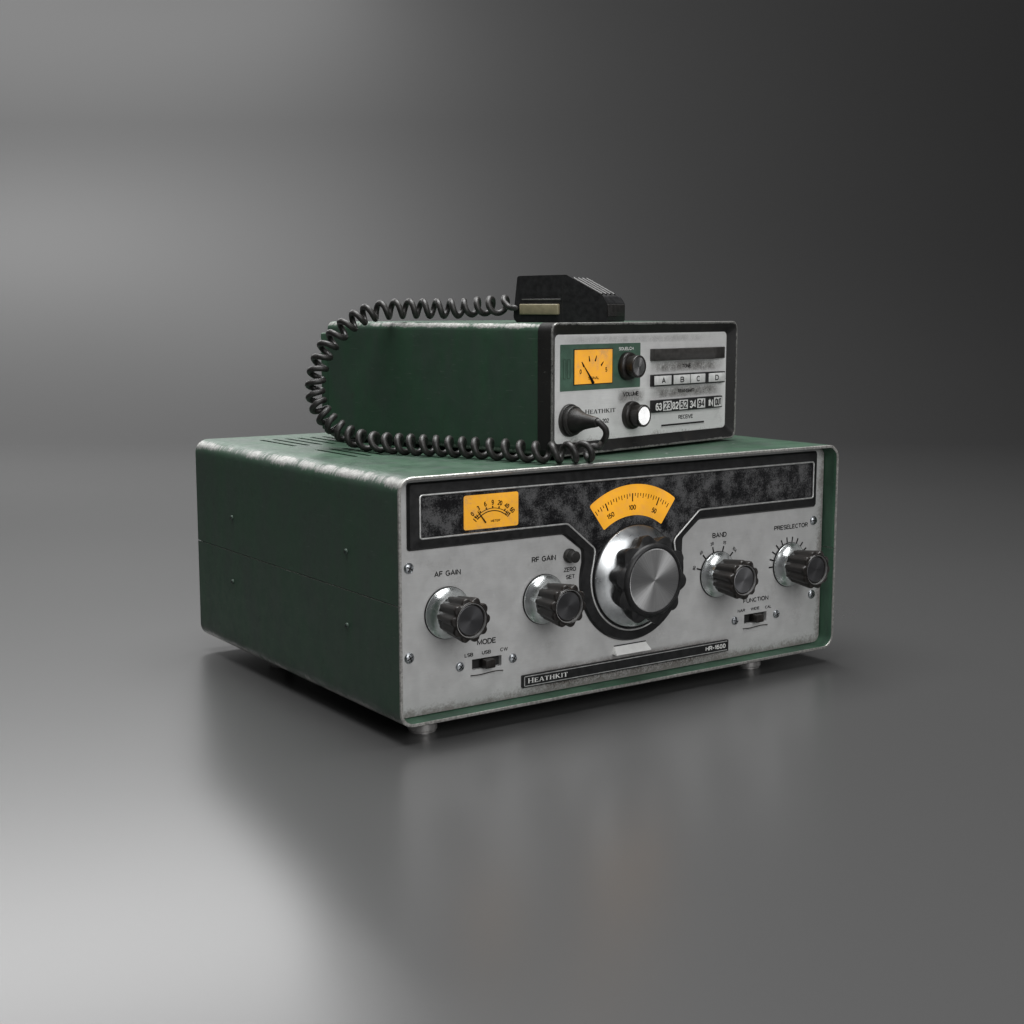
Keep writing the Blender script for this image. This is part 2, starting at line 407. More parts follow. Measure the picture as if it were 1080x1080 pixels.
def shell_bm(W, H, D, r, t, inner_d, zcut=None, part='all', lip=.05, ywear=0.5):
    """open-fronted sheet-metal shell; material 0 outside, 1 front rim, 2 inside"""
    bm = bmesh.new(); wl = bm.verts.layers.float.new('wear')
    prof = rr_profile(W, H, r)
    inner = []
    for x, z, w in rr_profile(W-2*t, H-2*t, max(r-t, .08)): inner.append((x+t, z+t, w))
    if part != 'all':
        lo, hi = (zcut, 1e9) if part == 'upper' else (-1e9, zcut)
        def cut(P):
            Q = [p for p in P if lo < p[1] < hi]
            if part == 'upper': Q = [(P[0][0], zcut, 0)]+[p for p in Q if p is not P[0]]+[(P[0][0]+(W if P is prof else W-2*t), zcut, 0)]
            else:
                Q = [p for p in Q if abs(p[1]-H/2) > 1e-6]
                Q = [(P[0][0]+(W if P is prof else W-2*t), zcut, 0)]+Q+[(P[0][0], zcut, 0)]
            return Q
        prof, inner = cut(prof), cut(inner)
    ys = [lip, .12, .3, .6, 1.2] + [1.2+(D-1.2)*i/9 for i in range(1, 10)]
    closed = part == 'all'
    rings = []
    def ring(P, y, off, wf, wbase=0.0):
        R = []
        for x, z, w in P:
            dx, dz = W/2-x, H/2-z
            sx = off*(1 if dx > 0 else -1) if (abs(dx) > W/2-r-1e-6) else 0
            sz = off*(1 if dz > 0 else -1) if (abs(dz) > H/2-r-1e-6) else 0
            v = bm.verts.new((x+sx, y, z+sz)); v[wl] = max(w*wf, wbase); R.append(v)
        return R
    def skin(A, B, mi):
        N = len(A)
        for i in range(N if closed else N-1):
            j = (i+1) % N; bm.faces.new((A[i], A[j], B[j], B[i])).material_index = mi
    O = [ring(prof, y, 0, 1 if y > .1 else 1, 1.0 if y < .08 else (.55 if y < .2 else (.15 if y < .5 else 0))) for y in ys]
    F0 = ring(prof, 0, lip*.8, 1, 1.0)
    for A, B in zip(O, O[1:]): skin(A, B, 0)
    skin(F0, O[0], 1)
    def iring(y, off=0, wb=.9):
        R = []
        for x, z, w in inner:
            dx, dz = W/2-x, H/2-z
            sx = -off*(1 if dx > 0 else -1) if abs(dx) > W/2-r-1e-6 else 0
            sz = -off*(1 if dz > 0 else -1) if abs(dz) > H/2-r-1e-6 else 0
            v = bm.verts.new((x+sx, y, z+sz)); v[wl] = wb; R.append(v)
        return R
    I0 = iring(0, lip*.5, 1.0); skin(I0, F0, 1)
    I1 = iring(lip*.8, 0, .8); skin(I1, I0, 1)
    I2 = iring(.35, 0, .15); skin(I2, I1, 2)
    I3 = iring(inner_d, 0, .3); skin(I3, I2, 2)
    if not closed:       # close the long cut edges with the sheet's thickness
        for idx in (0, -1):
            co = [F0[idx]]+[o[idx] for o in O]; ci = [I0[idx], I1[idx], I2[idx], I3[idx]]
            try: bm.faces.new(co+ci[::-1]).material_index = 1
            except ValueError: pass
    return bm, O[-1]

# ================================================================== RECEIVER
W, H, D = 32.0, 13.05, 26.15
FZ = -.9
rx = empty('radio_receiver', (0, 0, 0), 0, 'large green and grey communications receiver standing on the floor under the smaller radio', 'radio')
ZC = 6.45
vents = []
for row, (ya, yb) in enumerate(((18.4, 23.5), (10.5, 15.6))):
    for i in range(11): vents.append((3.4+.905*i, ya, yb))
for part in ('upper', 'lower'):
    bm, back = shell_bm(W, H, D, .85, .19, 3.0, ZC+(.022 if part == 'upper' else -.022), part)
    o = put('upper_case' if part == 'upper' else 'lower_case', bm, ['green', 'rim', 'inner'], rx, angle=40)
    if part == 'upper':
        cb = bmesh.new()
        for x, ya, yb in vents:
            prism_pts = fillet([(x-.16, ya), (x+.16, ya), (x+.16, yb), (x-.16, yb)], .15, 4)
            A = [cb.verts.new((p.x, p.y, H-.5)) for p in prism_pts]; B = [cb.verts.new((p.x, p.y, H+.5)) for p in prism_pts]
            n = len(A)
            for i in range(n): cb.faces.new((A[i], A[(i+1) % n], B[(i+1) % n], B[i]))
            cb.faces.new(A[::-1]); cb.faces.new(B)
        # thin inner skin so that the slots open into a dark box rather than the void
        cutter = put('cutter', cb, 'dark', None, smooth=False)
        md = o.modifiers.new('slots', 'BOOLEAN'); md.object = cutter; md.operation = 'DIFFERENCE'; md.solver = 'FLOAT' if 'FLOAT' in [e.identifier for e in md.bl_rna.properties['solver'].enum_items] else 'FAST'
        me2 = bpy.data.meshes.new_from_object(o.evaluated_get(bpy.context.evaluated_depsgraph_get()))
        if len(me2.polygons) > len(o.data.polygons):
            o.modifiers.clear(); o.data = me2
        else: o.modifiers.clear()
        bpy.data.objects.remove(cutter)
bm = bmesh.new(); prof = [(p[0], p[1]) for p in rr_profile(W-.4, H-.4, .7)]
prism(bm, [(x+.2, z+.2) for x, z in prof], D-.3, D-.02); put('rear_panel', bm, 'green', rx)
bm = bmesh.new(); box(bm, .5, W-.5, 3.2, D-.5, .5, H-.75); put('chassis', bm, 'dark', rx, smooth=False)

# front panel with switch cut-outs
PY = 1.05
bm = bmesh.new()
prism(bm, fillet([(.24, .24), (31.76, .24), (31.76, 12.8), (.24, 12.8)], [.3, .5, .5, .3]), PY, PY+1.0)
panel = put('front_panel', bm, 'panel', rx, angle=30)
cb = bmesh.new()
for x0, x1 in ((5.08, 7.0), (25.12, 27.03)): box(cb, x0, x1, PY-.3, PY+.35, 2.2, 2.79)
cutter = put('cutter', cb, 'dark', None, smooth=False)
md = panel.modifiers.new('slots', 'BOOLEAN'); md.object = cutter; md.operation = 'DIFFERENCE'; md.solver = 'EXACT'
me2 = bpy.data.meshes.new_from_object(panel.evaluated_get(bpy.context.evaluated_depsgraph_get()))
panel.modifiers.clear(); panel.data = me2; bpy.data.objects.remove(cutter)

# bezel ---------------------------------------------------------------
CX, CZ = 16.13, 6.28
def arcpts(r, a0, a1, n=40): return [(CX+r*math.cos(math.radians(a0+(a1-a0)*i/n)), CZ+r*math.sin(math.radians(a0+(a1-a0)*i/n))) for i in range(n+1)]
def bezel_outline(x0, x1, zt, zb, xc, zd, xd, r, fr):
    L = [(x0, zt), (x0, zb), (CX-xc, zb), (CX-xd, zd)]
    A = arcpts(r, 164, 376)
    Rr = [(CX+xd, zd), (CX+xc, zb), (x1, zb), (x1, zt)]
    pts = L+A+Rr; rad = [fr, fr, .5, .35]+[0]*len(A)+[.35, .5, fr, fr]
    return fillet(pts, rad, 5)
out0 = bezel_outline(1.09, 31.02, 12.62, 9.08, 5.05, 8.08, 3.72, 3.86, .16)
out1 = bezel_outline(1.19, 30.92, 12.52, 9.18, 5.0, 8.12, 3.64, 3.77, .14)
inn = bezel_outline(1.74, 30.56, 11.96, 9.69, 4.88, 8.08, 2.92, 3.20, .14)
bm = bmesh.new()
rings = []
for P, y in ((out0, PY+.02), (out0, PY-.07), (out1, PY-.20), (inn, PY-.27), (inn, PY-.12)):
    rings.append([bm.verts.new((p[0], y, p[1])) for p in P])
for A, B in zip(rings, rings[1:]):
    n = len(A)
    for i in range(n): bm.faces.new((A[i], A[(i+1) % n], B[(i+1) % n], B[i]))
put('bezel', bm, 'black', rx, angle=28)
bm = bmesh.new(); sheet(bm, inn, PY-.16); bmesh.ops.triangulate(bm, faces=bm.faces[:])
fascia = put('dial_window', bm, 'glass', rx, smooth=False, label='scuffed black dial window with scratched grey patches')
bm = bmesh.new(); tube(bm, [(p[0], PY-.275, p[1]) for p in inn], .052, 8, closed=True); put('trim_line', bm, 'trim', rx)

# tuning dial ---------------------------------------------------------
DY = PY-.175; DCX, DCZ = 16.02, 6.2
def sector(r0, r1, a, n=28):
    o = [(DCX+r1*math.sin(math.radians(t)), DCZ+r1*math.cos(math.radians(t))) for t in [-a+2*a*i/n for i in range(n+1)]]
    i_ = [(DCX+r0*math.sin(math.radians(t)), DCZ+r0*math.cos(math.radians(t))) for t in [a-2*a*i/n for i in range(n+1)]]
    return o, i_
o_, i_ = sector(3.56, 5.35, 36.3)
pts = o_+i_; n1 = len(o_)
rads = [0]*len(pts); 
for i in (0, n1-1): rads[i] = .16
for i in (n1, len(pts)-1): rads[i] = .08
bm = bmesh.new(); pp = fillet(pts, rads, 4); f = prism(bm, pp, DY, DY+.05, back=False); bmesh.ops.triangulate(bm, faces=[f])
dial = put('tuning_dial', bm, 'amber', rx, smooth=False, label='backlit amber tuning scale marked 150, 100 and 50')
bm = bmesh.new()
def tick(bm, cx, cz, a, r0, r1, w, y, th=.012):
    a = math.radians(a); d = Vector((math.sin(a), math.cos(a))); n = Vector((d.y, -d.x))*w/2; c = Vector((cx, cz))
    q = [c+d*r0-n, c+d*r1-n, c+d*r1+n, c+d*r0+n]; prism(bm, q, y-th, y)
for i in range(-14, 15):
    a = i*2.42
    if i % 10 == 0 and False: continue
    major = i in (-10, 0, 10)
    tick(bm, DCX, DCZ, a-.8, 4.36 if major else (4.56 if i % 2 == 0 else 4.66), 4.84, .075 if major else .045, DY)
for s, a in (('150', -24.2), ('100', -1.0), ('50', 22.8)):
    r = 4.02; t = lay(text_bm(s, .30, .17*len(s)+.02), DCX+r*math.sin(math.radians(a)), DY, DCZ+r*math.cos(math.radians(a)), -math.radians(a)); join(bm, t)
put('scale_markings', bm, 'ink', dial, smooth=False)

# meter ---------------------------------------------------------------
bm = bmesh.new(); prism(bm, fillet([(4.49, 9.88), (7.99, 9.88), (7.99, 11.72), (4.49, 11.72)], .13, 4), DY, DY+.05, back=False)
meter = put('meter', bm, 'amber_meter', rx, smooth=False, label='backlit amber signal meter with a curved scale')
bm = bmesh.new(); mc = (6.32, 9.42)
for R_, w in ((1.52, .035), (1.38, .05)):
    P = [(mc[0]+R_*math.sin(math.radians(a)), mc[1]+R_*math.cos(math.radians(a))) for a in range(-44, 41, 4)]
    for a, b in zip(P, P[1:]):
        d = (Vector(b)-Vector(a)).normalized(); n = Vector((-d.y, d.x))*w/2
        prism(bm, [Vector(a)-n, Vector(b)-n, Vector(b)+n, Vector(a)+n], DY-.012, DY)
for s, a in (('0', -45), ('3', -30), ('6', -15), ('9', 0), ('20', 15), ('40', 30), ('60', 44)):
    tick(bm, mc[0], mc[1], a, 1.52, 1.64, .075, DY)
    t = lay(text_bm(s, .27, .145*len(s)), mc[0]+1.83*math.sin(math.radians(a)), DY, mc[1]+1.83*math.cos(math.radians(a)), -math.radians(a)); join(bm, t)
for a in (-50, -44, -40, 36, 40, 44): tick(bm, mc[0], mc[1], a, 1.36, 1.62, .05, DY)
t = lay(text_bm('METER', .13, .60), 6.5, DY, 10.25); join(bm, t)
put('scale_markings', bm, 'ink', meter, smooth=False)
bm = bmesh.new(); tube(bm, [(5.35, DY-.05, 10.84), (5.85, DY-.05, 10.2)], lambda i: .022 if i == 0 else .045, 6); put('needle', bm, 'ink', meter)

# knobs ---------------------------------------------------------------
def fluted(depth, lobes, phase):
    def f(a, y):
        c = .5+.5*math.cos(lobes*a+phase); return 1-depth*(1-c)**1.6
    return f
def make_knob(x, z, cap='spun_dark', phase=0, y0=PY, lobes=10):
    bm = bmesh.new(); fl = fluted(.15, lobes, phase); nn = 160
    def rg(r, y, k):
        return [bm.verts.new((r*(1-k+k*fl(2*PI*i/nn, 0))*math.cos(2*PI*i/nn), y0-y, r*(1-k+k*fl(2*PI*i/nn, 0))*math.sin(2*PI*i/nn))) for i in range(nn)]
    R = [rg(1.03, .62, 1), rg(1.05, .80, 1), rg(1.21, 2.20, 1), rg(1.20, 2.30, 1), rg(1.15, 2.36, .95), rg(.985, 2.385, 0), rg(.96, 2.44, 0), rg(.93, 2.45, 0), rg(.905, 2.42, 0), rg(.90, 2.22, 0)]
    for A, B in zip(R, R[1:]):
        for i in range(nn): bm.faces.new((A[i], A[(i+1) % nn], B[(i+1) % nn], B[i]))
    bm.faces.new(R[-1])
    kb = put('knob', bm, 'black_brown', rx, angle=32, loc=(x, 0, z))
    bm = bmesh.new(); lathe(bm, [(1.415, y0), (1.415, y0-.07), (1.39, y0-.10), (1.37, y0-.10)], n=72); put('gasket', bm, 'black', kb)
    bm = bmesh.new(); lathe(bm, [(1.38, y0), (1.38, y0-.13), (1.355, y0-.17), (1.27, y0-.24), (1.15, y0-.44), (1.05, y0-.62), (1.02, y0-.72), (.6, y0-.74)], n=72); put('skirt', bm, 'chrome', kb, angle=50)
    bm = bmesh.new(); lathe(bm, [(.90, y0-2.25), (.90, y0-2.385), (.875, y0-2.39), (.865, y0-2.25)], n=64); put('cap_ring', bm, 'trim', kb)
    bm = bmesh.new(); lathe(bm, [(.77, .06), (.77, -.01), (.75, -.02), (0, -.02)], n=64); put('cap', bm, cap, kb, angle=12, loc=(0, y0-2.29, 0))
    return kb
make_knob(3.52, 5.56, 'spun_dark', .3)
make_knob(9.81, 5.56, 'spun_dark', 1.1)
make_knob(22.80, 5.58, 'spun_mid', 2.0)
make_knob(28.88, 5.56, 'spun_dark', .7)

# main tuning knob
def big_knob():
    y0 = PY-.24; x, z = 16.17, 6.22
    bm = bmesh.new(); lob = 10; ph = 1.4
    def fl(a, y): c = .5+.5*math.cos(lob*a+ph); return 1-.15*(1-c)**1.3
    lathe(bm, [(2.10, y0-.50), (2.40, y0-.62), (2.46, y0-.80), (2.62, y0-1.42), (2.60, y0-1.50)], n=160, fl=fl)
    A = []; B = []
    for i in range(160):
        a = 2*PI*i/160
        A.append(bm.verts.new((2.60*fl(a, 0)*math.cos(a), y0-1.50, 2.60*fl(a, 0)*math.sin(a)))); B.append(bm.verts.new((2.12*math.cos(a), y0-1.58, 2.12*math.sin(a))))
    for i in range(160): bm.faces.new((A[i], A[(i+1) % 160], B[(i+1) % 160], B[i]))
    lathe(bm, [(2.12, y0-1.58), (2.09, y0-1.66), (2.02, y0-1.74), (1.93, y0-1.79), (1.845, y0-1.78), (1.83, y0-1.66), (0, y0-1.66)], n=160)
    kb = put('tuning_knob', bm, 'black', rx, angle=32, loc=(x, 0, z), label='big black tuning knob with a bright spun metal cap')
    bm = bmesh.new(); lathe(bm, [(3.02, y0+.10), (3.02, y0), (2.97, y0-.04)], n=96); put('gasket', bm, 'black', kb)
    bm = bmesh.new(); lathe(bm, [(2.97, y0+.1), (2.97, y0-.05), (2.93, y0-.09), (2.55, y0-.36), (2.2, y0-.58), (1.8, y0-.62)], n=120); put('skirt', bm, 'chrome_big', kb, angle=50)
    bm = bmesh.new(); lathe(bm, [(1.83, 0), (1.82, -.03), (1.78, -.04), (0, -.04)], n=96); put('cap', bm, 'spun', kb, angle=12, loc=(0, y0-1.70, 0))
big_knob()
bm = bmesh.new(); lathe(bm, [(.40, PY), (.40, PY-.16), (.36, PY-.2), (.33, PY-.22), (.33, PY-.62), (.28, PY-.66), (0, PY-.66)], n=40)
put('zero_knob', bm, 'rubber', rx, loc=(11.56, 0, 7.83))

# screws --------------------------------------------------------------
def screw(x, z, y, r, ang, parent, axis='y', mat='steel', name='screw'):
    bm = bmesh.new(); lathe(bm, [(r, .0), (r, -.04), (r*.86, -.10), (r*.5, -.14), (0, -.155)], n=32)
    for k in range(2):
        t = bmesh.new(); box(t, -r*.66, r*.66, -.158, -.10, -r*.10, r*.10)  # dark bars in place of the shade inside a cross recess
        bmesh.ops.rotate(t, verts=t.verts, cent=(0, 0, 0), matrix=Matrix.Rotation(ang+k*PI/2, 3, 'Y')); join(bm, t, 1)
    o = put(name, bm, [mat, 'dark'], parent, loc=(x, y, z)); 
    if axis == 'x': o.rotation_euler = (0, 0, -PI/2)
    return o
for x, z, a in ((1.19, 8.18, .5), (1.17, 3.43, 1.1), (30.95, 8.18, .2), (30.96, 3.42, .9)): screw(x, z, PY, .29, a, rx)
for x, z, a in ((4.30, 2.52, .8), (7.74, 2.51, .6), (24.32, 2.52, .3), (27.85, 2.51, 1.2)): screw(x, z, PY, .26, a, rx)
for y, z, a in ((20.55, 8.59, .5), (5.58, 8.55, 1.2), (20.68, 4.52, .9), (5.59, 4.49, .3)):
    screw(0.03, z, y, .16, a, rx, 'x', 'side_screw')
    
# slide switches ------------------------------------------------------
for x0, x1, sx in ((5.08, 7.0, 5.72), (25.12, 27.03, 25.80)):
    bm = bmesh.new(); box(bm, x0+.01, x1-.01, PY+.26, PY+.34, 2.21, 2.78)
    sw = put('slide_switch', bm, 'dark', rx, smooth=False)
    bm = bmesh.new(); box(bm, sx, sx+.62, PY-.42, PY+.27, 2.26, 2.74, .05); put('slider', bm, 'black_brown', sw, angle=50)
    bm = bmesh.new()
    P = [(x0-.1+(x1-x0+.2)*i/16, 1.90-.03*math.sin(2*PI*i/16)) for i in range(17)]
    for a, b in zip(P, P[1:]): prism(bm, [(a[0], a[1]+.0), (b[0], b[1]+.0), (b[0], b[1]+.05), (a[0], a[1]+.05)], PY-.02, PY+.01)
    for a, b in zip(P, P[1:]): prism(bm, [(a[0], a[1]-.055), (b[0], b[1]-.055), (b[0], b[1]-.003), (a[0], a[1]-.003)], PY-.03, PY+.01, mi=1)
    put('groove_shading', bm, ['black_brown', 'trim'], panel, smooth=False)  # raised dark and light strips stand in for a groove's shade and lit edge

# name strip and clip ---------------------------------------------------
bm = bmesh.new(); prism(bm, fillet([(8.30, .74), (23.72, .74), (23.72, 1.45), (8.30, 1.45)], .08), PY-.13, PY+.02)
strip = put('name_strip', bm, 'black', rx)
bm = bmesh.new()
for q in ((8.42, 23.6, .80, .845), (8.42, 23.6, 1.345, 1.39), (8.42, 8.47, .80, 1.39)): box(bm, q[0], q[1], PY-.145, PY-.125, q[2], q[3])
put('border', bm, 'trim', strip, smooth=False)
serif_word('HEATHKIT', 8.66, 11.45, .965, 1.215, PY-.13, 'white_ink', strip)
word('HR-1680', 21.85, 23.48, .975, 1.215, PY-.13, 'white_ink', strip, bold=.012)
bm = bmesh.new()
v = [bm.verts.new(p) for p in ((14.72, PY, 1.80), (17.30, PY, 1.80), (17.22, PY, 2.19), (14.84, PY, 2.19), (14.72, PY-.42, 1.80), (17.30, PY-.42, 1.80), (17.22, PY-.04, 2.15), (14.84, PY-.04, 2.15), (14.72, PY-.42, 1.74), (17.30, PY-.42, 1.74), (17.30, PY, 1.74), (14.72, PY, 1.74))]
for q in ((4, 5, 6, 7), (7, 6, 2, 3), (0, 4, 7, 3), (5, 1, 2, 6), (8, 9, 5, 4), (8, 11, 10, 9)): bm.faces.new([v[i] for i in q])
bm.faces.new([v[i] for i in (11, 8, 4, 0)]); bm.faces.new([v[i] for i in (9, 10, 1, 5)])
put('dial_clip', bm, 'bright', rx, smooth=False)
bm = bmesh.new(); box(bm, 14.84, 17.22, PY-.02, PY+.01, 2.17, 2.235); put('clip_shade', bm, 'dark', rx, smooth=False)  # dark strip painted in for the shaded notch above the clip

# printed words ---------------------------------------------------------
TY = PY
for s, x0, x1, z0, z1 in (('AF GAIN', 2.74, 4.39, 7.54, 7.81), ('RF GAIN', 9.01, 10.65, 7.68, 7.96), ('ZERO', 11.21, 12.06, 6.93, 7.15), ('SET', 11.36, 11.98, 6.51, 6.72),
                          ('BAND', 22.34, 23.49, 7.83, 8.11), ('PRESELECTOR', 27.51, 30.47, 7.83, 8.09), ('FUNCTION', 25.02, 27.15, 3.52, 3.77), ('NAR', 24.56, 25.18, 2.99, 3.15),
                          ('WIDE', 25.66, 26.40, 3.0, 3.16), ('CAL', 26.89, 27.44, 2.97, 3.13), ('MODE', 5.41, 6.64, 3.54, 3.82), ('LSB', 4.61, 5.15, 2.98, 3.16), ('USB', 5.72, 6.30, 2.99, 3.17), ('CW', 6.91, 7.41, 3.0, 3.18)):
    word(s, x0, x1, z0, z1, TY, 'ink', panel)
bm = bmesh.new()
bc = (22.80, 5.58)
for a, s in ((-73, '80'), (-43, '40'), (-14, '20'), (16, '15'), (45, '10A')):
    tick(bm, bc[0], bc[1], a, 1.42, 1.75, .095, TY)
    t = lay(text_bm(s, .20, .13*len(s)), bc[0]+1.96*math.sin(math.radians(a)), TY, bc[1]+1.96*math.cos(math.radians(a)), -math.radians(a)); join(bm, t)
put('knob_scale', bm, 'ink', panel, smooth=False)
bm = bmesh.new()
for i in range(13): tick(bm, 28.88, 5.56, -91+i*16.6, 1.43, 1.76, .095, TY)
put('knob_scale', bm, 'ink', panel, smooth=False)

# grime under the strip, a patchy film lying on the panel -----------------
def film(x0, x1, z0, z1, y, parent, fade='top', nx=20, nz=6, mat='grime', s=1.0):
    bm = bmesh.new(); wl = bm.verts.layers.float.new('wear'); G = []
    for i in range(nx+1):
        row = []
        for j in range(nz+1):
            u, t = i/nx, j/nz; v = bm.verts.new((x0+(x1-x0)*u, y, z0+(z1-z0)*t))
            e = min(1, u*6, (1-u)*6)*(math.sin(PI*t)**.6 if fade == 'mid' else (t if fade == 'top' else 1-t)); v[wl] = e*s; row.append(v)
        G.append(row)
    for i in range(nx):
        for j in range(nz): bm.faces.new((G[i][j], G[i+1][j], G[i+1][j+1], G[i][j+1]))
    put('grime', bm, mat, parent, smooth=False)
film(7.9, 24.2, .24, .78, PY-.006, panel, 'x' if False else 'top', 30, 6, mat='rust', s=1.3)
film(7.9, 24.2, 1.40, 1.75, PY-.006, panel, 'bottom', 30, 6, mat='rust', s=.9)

# feet ----------------------------------------------------------------
def foot_bm():
    bm = bmesh.new(); lathe(bm, [(.80, 0), (.80, -.76), (.77, -.80), (.72, -.81), (.72, -.90), (0, -.90)], n=40)
    bmesh.ops.rotate(bm, verts=bm.verts, cent=(0, 0, 0), matrix=Matrix.Rotation(PI/2, 3, 'X')); return bm
for x, y in ((2.5, 2.0), (26.6, 2.15), (2.5, 19.2), (26.6, 19.2)):
    o = put('foot', foot_bm(), 'foot', rx, loc=(x, y, 0.0))

# ================================================================== TRANSCEIVER
YW = .21253
tx = empty('radio_transceiver', (11.128, 2.134, 13.202), YW, 'small green two-way radio with a black front frame sitting on top of the receiver', 'radio')
w, h, d = 18.0, 7.5, 19.26
def slab(bm, prof, ya, yb, wl, ws, mi=0, capa=False, capb=False, n=8):
    R = []
    for i in range(n+1):
        y = ya+(yb-ya)*i/n; ring = []
        for x, z, wv in prof:
            v = bm.verts.new((x, y, z)); v[wl] = wv*ws; ring.append(v)
        R.append(ring)
    for A, B in zip(R, R[1:]):
        for i in range(len(A)): bm.faces.new((A[i], A[(i+1) % len(A)], B[(i+1) % len(A)], B[i])).material_index = mi
    if capa: bm.faces.new(R[0]).material_index = mi
    if capb: bm.faces.new(R[-1]).material_index = mi
bm = bmesh.new(); wl = bm.verts.layers.float.new('wear')
slab(bm, rr_profile(w-.06, h-.06, .47), 1.06, d, wl, 1.05, capa=True, capb=True)
for v in bm.verts: v.co += Vector((.03, 0, .03))
body = put('case', bm, 'green', tx, angle=40)
bm = bmesh.new(); wl = bm.verts.layers.float.new('wear')
P0 = rr_profile(w, h, .5)
def ringp(P, y, wv, sh=0):
    R = []
    for x, z, q in P:
        v = bm.verts.new((x, y, z)); v[wl] = max(wv, q*.5); R.append(v)
    return R
def inset(W0, H0, t, r): return [(x+t, z+t, q) for x, z, q in rr_profile(W0-2*t, H0-2*t, r)]
seq = [(P0, 1.05, 0), (P0, .5, 0), (P0, .14, .25), (P0, .05, 1.0), (inset(w, h, .035, .47), 0, 1.0), (inset(w, h, .10, .42), 0, 1.0), (inset(w, h, .15, .38), .03, .8), (inset(w, h, .22, .32), .08, .12)]
# inner opening in the slanted frame
op = [(x*(16.56/(w-.44)) if False else x, z, 0) for x, z, _ in inset(w, h, .22, .32)]
last = []
for x, z, q in inset(w, h, .22, .32):
    fx = (x-.22)/(w-.44); fz = (z-.22)/(h-.44); last.append((.70+fx*16.6, .72+fz*6.1, 0))
seq.append((last, .40, 0))
RR = [ringp(P, y, wv) for P, y, wv in seq]
for A, B in zip(RR, RR[1:]):
    for i in range(len(A)): bm.faces.new((A[i], A[(i+1) % len(A)], B[(i+1) % len(A)], B[i]))
bm.faces.new(RR[0])
put('front_frame', bm, 'black_case', tx, angle=38, label='black front frame with paint chipped to bare metal along its rim')
bm = bmesh.new(); prism(bm, fillet([(.6, .65), (17.4, .65), (17.4, 6.9), (.6, 6.9)], .1), .395, .9)
pan = put('front_panel', bm, 'panel_small', tx)
sy = .395
bm = bmesh.new(); box(bm, .1, w-.1, d, d+.85, .5, 6.75, .1); put('heat_sink', bm, 'green', tx, angle=50)
for x in (1.5, w-1.5):
    for y in (1.6, d-1.5):
        bm = bmesh.new(); lathe(bm, [(.45, 0.04), (.45, -.15), (0, -.152)], n=24)
        bmesh.ops.rotate(bm, verts=bm.verts, cent=(0, 0, 0), matrix=Matrix.Rotation(PI/2, 3, 'X')); put('foot', bm, 'rubber', tx, loc=(x, y, 0))
# green label area and signal meter
bm = bmesh.new(); prism(bm, fillet([(1.13, 3.65), (8.38, 3.65), (8.38, 6.27), (1.13, 6.27)], .05, 3), sy-.02, sy)
lab = put('label_plate', bm, 'green_label', tx, smooth=False)
bm = bmesh.new()
for x0 in (1.38, 1.74):
    tube(bm, [(q.x, sy-.025, q.y) for q in fillet([(x0, 4.36), (x0+.24, 4.36), (x0+.24, 5.44), (x0, 5.44)], .04, 3)], .018, 6, closed=True)
put('embossed_slots', bm, 'green', lab)
bm = bmesh.new(); box(bm, 2.26, 5.76, sy-.045, sy-.01, 3.96, 6.0); put('meter_surround', bm, 'dark', tx, smooth=False)
bm = bmesh.new(); box(bm, 2.32, 5.68, sy-.07, sy-.03, 4.01, 5.95)
sm = put('signal_meter', bm, 'amber_small', tx, smooth=False, label='backlit amber signal meter with its needle at zero')
bm = bmesh.new(); my = sy-.07
def blade(bm, a, b, w0, w1, y=my):
    a, b = Vector(a), Vector(b); dd = (b-a).normalized(); n = Vector((-dd.y, dd.x))
    prism(bm, [a-n*w0/2, b-n*w1/2, b+n*w1/2, a+n*w0/2], y-.012, y)
blade(bm, (3.56, 5.60), (3.62, 5.28), .05, .12); blade(bm, (4.24, 5.60), (4.12, 5.28), .05, .12); blade(bm, (4.86, 5.24), (4.64, 5.02), .05, .12); blade(bm, (2.93, 5.27), (3.12, 5.0), .06, .14)
for s, x, z, hh, ww in (('0', 2.83, 4.72, .27, .17), ('5', 5.12, 4.78, .27, .17), ('SIGNAL', 4.0, 4.33, .17, .98)):
    join(bm, lay(text_bm(s, hh, ww), x, my, z))
put('scale_markings', bm, 'ink', sm, smooth=False)
bm = bmesh.new(); tube(bm, [(3.02, my-.05, 5.10), (3.55, my-.05, 4.5), (3.88, my-.06, 4.05)], lambda i: (.02, .05, .10)[i], 6); put('needle', bm, 'ink', sm)
word('SQUELCH', 6.33, 7.71, 5.86, 6.03, sy-.02, 'white_ink', lab)

def small_knob(x, z, L, cap, lab_):
    bm = bmesh.new(); y0 = sy-.02
    lathe(bm, [(.83, y0), (.83, y0-.20), (.80, y0-.30), (.72, y0-.36), (.62, y0-.38)], n=56)
    lathe(bm, [(.60, y0-.30), (.62, y0-.42), (.66, y0-L+.08), (.66, y0-L), (.635, y0-L-.03), (.57, y0-L-.03), (.56, y0-L+.03), (0, y0-L+.03)], n=96, fl=lambda a, y: 1+(.012*math.cos(32*a) if y > y0-L+.06 else 0))
    kb = put('knob', bm, 'black_brown', tx, angle=40, loc=(x, 0, z), label=lab_)
    bm = bmesh.new(); lathe(bm, [(.55, .04), (.545, .0), (.535, -.01), (0, -.01)], n=64); put('cap', bm, cap, kb, angle=12, loc=(0, y0-L, 0))
small_knob(7.08, 4.92, .93, 'spun_small', 'black squelch knob with a dull spun metal cap')
small_knob(7.50, 2.01, 1.02, 'spun_glare', 'black volume knob with a brightly shining cap')

